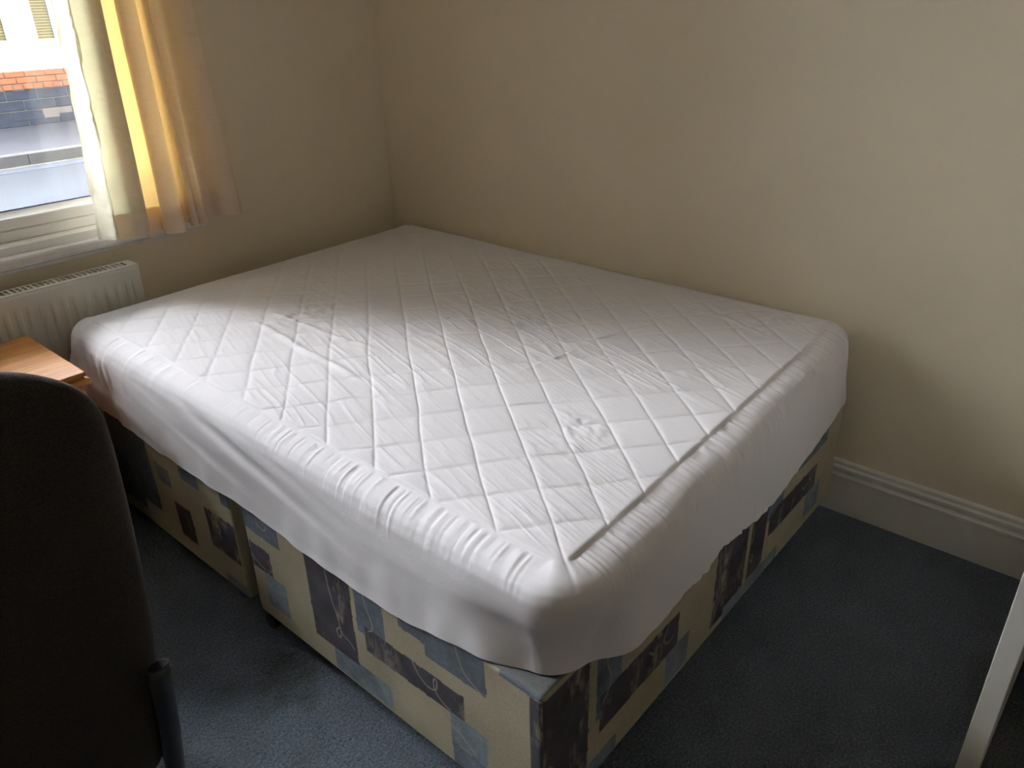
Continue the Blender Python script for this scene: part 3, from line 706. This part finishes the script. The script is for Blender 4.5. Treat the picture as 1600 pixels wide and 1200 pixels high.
    # elastic ruffles at the hem
    fold = fold + smooth(.80, 1, Q) * isnear[:, None] * .004 * vnoise(a * 60, Q * 6, 33) * np.clip(.4 + vnoise(a * 3.1, Q * 0, 34), 0, 1)
    reach = reach + fold + .002 * fbm(a * 6, Q * 3, 36, 2) * smooth(.2, .6, Q)
    PX = S[:, 0, None] + N[:, 0, None] * reach; PY = S[:, 1, None] + N[:, 1, None] * reach
    Zs = Zs + gdisp * (1 - smooth(.1, .3, Q)); PX += N[:, 0, None] * gdisp * smooth(.1, .3, Q); PY += N[:, 1, None] * gdisp * smooth(.1, .3, Q)
    # near-left corner stands back on the divan top
    cd = np.hypot(S[:, 0] - 1.384, S[:, 1] - 1.945)
    ins = (1 - smooth(.02, .20, cd))[:, None] * smooth(.22, 1.0, Q)
    PX = PX - N[:, 0, None] * .042 * ins; PY = PY - N[:, 1, None] * .050 * ins * (1 - smooth(.02, .16, cd))[:, None]
    ALLX = np.hstack([TX, PX]); ALLY = np.hstack([TY, PY]); ALLZ = np.hstack([TZ, Zs])
    # the protector sits slightly skewed: longer on the left
    sk = 1 + .0215 * np.clip((ALLX - .05) / 1.35, 0, 1.1) * smooth(.2, 1.6, ALLY); ALLY = ALLY * sk
    ALLY = ALLY - .014 * smooth(1.5, 1.9, ALLY) * (1 - smooth(.0, .35, ALLX))
    # hang outside the divan where it drapes below the divan top
    low = (1 - smooth(.405, .53, ALLZ)); ns = ALLX.shape
    far = smooth(.0, .17, cd)[:, None]; far_n = smooth(.0, .07, cd)[:, None]
    mm = np.zeros(ns); mm[:, nt:] = 1
    tx = np.maximum(ALLX, 1.4625 + .004 * (1 - smooth(.36, .41, ALLZ)) + .003 * vnoise(arcl * 20, arcl * 0, 41)[:, None]); wl = (isleft[:, None] * low * mm * far); ALLX = ALLX * (1 - wl) + tx * wl
    ty = np.maximum(ALLY, 2.0085 + .003 + .004 * np.abs(vnoise(arcl * 26, arcl * 0, 42))[:, None]); wn2 = (isnear[:, None] * low * mm * far_n); ALLY = ALLY * (1 - wn2) + ty * wn2
    ALLX = np.maximum(ALLX, .014 + .008 * smooth(.5, .62, ALLZ)); ALLY = np.maximum(ALLY, .112)
    ALLZ = np.where((ALLX < XL + .001) & (ALLY < YN + .001), np.maximum(ALLZ, ZT + .003), ALLZ)
    P = np.stack([ALLX, ALLY, ALLZ], -1)
    me = grid_mesh('protector', P, closed_u=True)
    # close the tiny hole in the middle
    return me, S
me, _ = protector()
prot = link('mattress_protector', me, MT['cover'], None, True)
tag(prot, 'white diamond-quilted fitted mattress protector stretched over the bed', 'mattress protector')
link('loose_thread', tube_mesh('loose_thread', catmull([(1.475, .30, .56), (1.482, .325, .50), (1.486, .335, .45), (1.484, .345, .40)], 6), .0012, n=6), MT['cover'], prot, True)

# ------------------------------------------------------------------ bedside table
bt = empty('bedside_table', (1.74, .345, 0)); tag(bt, 'orange pine bedside table with moulded top beside the radiator', 'bedside table')
TX0, TX1, TY0, TY1, TZt = 1.533, 1.95, .135, .545, .62
box('top', (TX0 + .006, TY0, TZt - .012), (TX1 - .006, TY1 - .010, TZt), MT['pine'], bt, .003)
box('top_groove', (TX0 + .011, TY0 + .004, TZt - .018), (TX1 - .011, TY1 - .018, TZt - .011), MT['pine'], bt, .001)
box('top_moulding', (TX0, TY0, TZt - .034), (TX1, TY1, TZt - .017), MT['pine'], bt, .006, 3)
box('side', (TX0 + .016, TY0 + .01, .05), (TX0 + .034, TY1 - .018, TZt - .033), MT['pine'], bt, .002)
box('side', (TX1 - .034, TY0 + .01, .05), (TX1 - .016, TY1 - .018, TZt - .033), MT['pine'], bt, .002)
box('back', (TX0 + .034, TY0 + .01, .05), (TX1 - .034, TY0 + .018, TZt - .033), MT['pine'], bt)
box('plinth', (TX0 + .012, TY0 + .006, 0), (TX1 - .012, TY1 - .014, .055), MT['pine'], bt, .004)
for i in range(3):
    z0 = .06 + i * .174
    dr = box('drawer', (TX0 + .037, TY0 + .03, z0), (TX1 - .037, TY1 - .012, z0 + .168), MT['pine'], bt, .004)
    bm = bmesh.new(); bmesh.ops.create_uvsphere(bm, u_segments=16, v_segments=10, radius=.016, matrix=Matrix.Translation((1.7415, TY1 + .010, z0 + .084)))
    bmesh.ops.create_cone(bm, cap_ends=True, segments=12, radius1=.007, radius2=.007, depth=.02, matrix=Matrix.Translation((1.7415, TY1 - .004, z0 + .084)) @ Matrix.Rotation(math.pi / 2, 4, 'X'))
    bm_obj('knob', bm, MT['pine'], dr, True, org=bt.location)

# ------------------------------------------------------------------ chair (its back to the camera)
ch = empty('chair', (2.07, 1.30, 0)); tag(ch, 'dark brown woven chair with dark metal legs at the left edge', 'chair')
def pad(name, outline, T, mapf, n=5.0):
    """outline: closed (a,b) curve around its centre; mapf(a,b,d) -> xyz"""
    O = np.array(outline); c = O.mean(0); rho = np.concatenate([np.linspace(0.01, .7, 8), np.linspace(.74, .93, 8), .93 + .07 * np.sin(np.linspace(.1, np.pi / 2, 10))])
    def sheet(sgn):
        R = []
        for r in rho: 
            pts = c + (O - c) * r; dd = sgn * T * max(0, 1 - r ** n) ** .5; R.append([mapf(p[0], p[1], dd) for p in pts])
        return np.array(R)
    A = sheet(1); B = sheet(-1)[::-1][1:]
    return off(grid_mesh(name, np.concatenate([A, B]), closed_v=True), ch.location)
def superell(cx, cz, hw, z0, z1, n_top, n_bot, taper, m=72):
    th = np.linspace(0, 2 * np.pi, m, endpoint=False); out = []
    zc = (z0 + z1) / 2; hh = (z1 - z0) / 2
    for a in th:
        e = n_top if math.sin(a) > 0 else n_bot
        x = np.sign(math.cos(a)) * abs(math.cos(a)) ** (2 / e); z = np.sign(math.sin(a)) * abs(math.sin(a)) ** (2 / e)
        zz = zc + hh * z; w = hw * (1 - taper * max(0, (zc + .05 - zz)) / hh)
        out.append((cx + w * x, zz))
    return out
lean = lambda z: .045 * (z - .5)
half = [(2.07, 1.086), (1.99, 1.080), (1.935, 1.066), (1.895, 1.045), (1.865, 1.018), (1.849, .985), (1.845, .94), (1.847, .81), (1.858, .605), (1.872, .50), (1.884, .42), (1.892, .34), (1.912, .295), (1.96, .28), (2.07, .278)]
bp_o = catmull(half + [(4.14 - a, b) for a, b in half[-2:0:-1]] + [half[0]], 5)[:-1]
link('backrest', pad('backrest', bp_o, .048, lambda a, b, dd: (a, 1.50 + lean(b) + dd + .02 * ((a - 2.07) / .23) ** 2, b), 9.0), MT['weave'], ch, True)
st_o = superell(2.07, 0, .222, 1.04, 1.475, 4.5, 4.5, 0)
link('seat', pad('seat', st_o, .038, lambda a, b, dd: (a, b, .452 + dd), 9.0), MT['weave'], ch, True)
for s in (-1, 1):
    X0 = 2.07 + s * .182
    path = catmull([(X0 + s * .006, 1.575, .548), (X0 + s * .002, 1.548, .40), (X0 - s * .002, 1.52, .27), (X0 - s * .006, 1.49, .13), (X0 - s * .010, 1.465, .0)], 6)
    lg = link('rear_leg', off(tube_mesh('rear_leg', path, .018, .010, n=24), ch.location), MT['dark_metal'], ch, True)
    p0 = path[0]
    link('tube_cap', off(tube_mesh('tube_cap', [p0 + np.array([0, .0008, .0]), p0 + np.array([0, .0014, .004])], .0165, .0088, n=24), ch.location), MT['black_plastic'], lg, True)
    link('front_leg', off(tube_mesh('front_leg', [(X0, 1.09, .42), (X0, 1.085, .2), (X0, 1.08, 0)], .018, .010, n=24), ch.location), MT['dark_metal'], ch, True)
    link('side_rail', off(tube_mesh('side_rail', [(X0, 1.07, .408), (X0, 1.3, .408), (X0, 1.545, .408)], .009, .014, n=16), ch.location), MT['dark_metal'], ch, True)
link('cross_rail', off(tube_mesh('cross_rail', [(1.895, 1.09, .405), (2.07, 1.09, .405), (2.245, 1.09, .405)], .012, xdir=(0, 1, 0), n=16), ch.location), MT['dark_metal'], ch, True)
link('cross_rail', off(tube_mesh('cross_rail', [(1.895, 1.50, .36), (2.07, 1.50, .36), (2.245, 1.50, .36)], .012, xdir=(0, 1, 0), n=16), ch.location), MT['dark_metal'], ch, True)

# ------------------------------------------------------------------ curtain and its rail
cu = empty('curtain', (1.0, .08, .82)); tag(cu, 'cream and yellow slubbed curtain bunched at the right of the window', 'curtain')
plan = [(1.205, .085), (1.175, .083), (1.14, .080), (1.112, .092), (1.101, .108), (1.106, .098), (1.125, .070), (1.155, .052), (1.15, .040), (1.11, .042), (1.07, .044), (1.03, .048), (1.025, .060), (1.045, .082), (1.05, .100), (1.035, .116), (1.01, .122), (.99, .116),
    (.983, .100), (.992, .075), (1.005, .055), (.998, .042), (.97, .042), (.945, .046), (.938, .060), (.950, .085), (.950, .100), (.940, .108), (.931, .092), (.923, .104), (.912, .116), (.902, .088), (.890, .046), (.868, .030), (.845, .040), (.828, .080), (.800, .104), (.772, .100), (.755, .072), (.752, .040)]
base = catmull(plan, 7)
zs = np.concatenate([np.linspace(.806, .83, 4), np.linspace(.84, 2.595, 80)])
def sheet(base, zs, depth=0.0, z_low=None, jitter=1.0, u0=0):
    P = np.zeros((len(base), len(zs), 3)); T = np.gradient(base, axis=0); T /= np.maximum(np.linalg.norm(T, axis=1), 1e-6)[:, None]; Nn = np.stack([-T[:, 1], T[:, 0]], -1)
    for j, z in enumerate(zs):
        kx = np.interp(z, [.8, 1.49, 2.25], [1.0, .83, .70]); x = .985 + (base[:, 0] - .985) * kx + .003 * (z - .8)
        u = (np.arange(len(base)) + u0) * .06
        yv = .085 + (base[:, 1] - .085) * np.interp(z, [.8, 1.2, 2.25], [1.05, .92, .65]) + jitter * .004 * vnoise(u * 1.2, z * 3 + u * 0, 61)
        x = x + jitter * .004 * vnoise(u * .9, z * 2.2 + u * 0, 62)
        P[:, j, 0] = x + Nn[:, 0] * depth; P[:, j, 1] = yv + Nn[:, 1] * depth; P[:, j, 2] = z
    # uneven hem
    h = np.interp(base[:, 0], [.75, .80, .90, .95, 1.0, 1.1, 1.2, 1.24], [.010, .012, .010, .004, 0, 0, .012, .022])
    P[:, :, 2] += (h[:, None]) * (1 - smooth(.82, 1.1, zs))[None, :]
    return P
for nm, sec, mt in (('front_panel', base[:31], 'curtain_panel'), ('folds', base[30:], 'curtain')):
    link(nm, off(grid_mesh(nm, sheet(sec, zs, u0=0 if nm == 'front_panel' else 30)), cu.location), MT[mt], cu, True)
zh = np.linspace(.8065, .885, 8)
link('bottom_hem', off(grid_mesh('bottom_hem', sheet(base, zh, depth=-.0025)), cu.location), MT['curtain'], cu, True)
eb = catmull([(1.250, .070), (1.242, .079), (1.222, .085), (1.196, .0895)], 6)
ze = np.linspace(.806, 2.595, 270)
E_ = sheet(eb, ze); uu = np.linspace(0, 1, len(eb))[:, None]
E_[:, :, 1] += .004 * vnoise(uu * 2, ze[None, :] * 26, 71) + .003 * vnoise(uu * 3, ze[None, :] * 60, 72); E_[:, :, 0] += .0035 * vnoise(uu * 1.5, ze[None, :] * 13, 73)
link('leading_edge', off(grid_mesh('leading_edge', E_), cu.location), MT['curtain_edge'], cu, True)  # paler strip along the curtain's leading edge
ra = empty('curtain_rail', (1.74, .085, 2.60)); tag(ra, 'white curtain rail mounted above the window, out of view', 'curtain rail')
link('rail', off(tube_mesh('rail', [(.70, .085, 2.612), (1.7, .085, 2.612), (2.95, .085, 2.612)], .011, xdir=(0, 1, 0), n=12), ra.location), MT['pvc'], ra, True)
for x in (.8, 1.85, 2.85): box('bracket', (x - .01, 0, 2.60), (x + .01, .085, 2.625), MT['pvc'], ra)
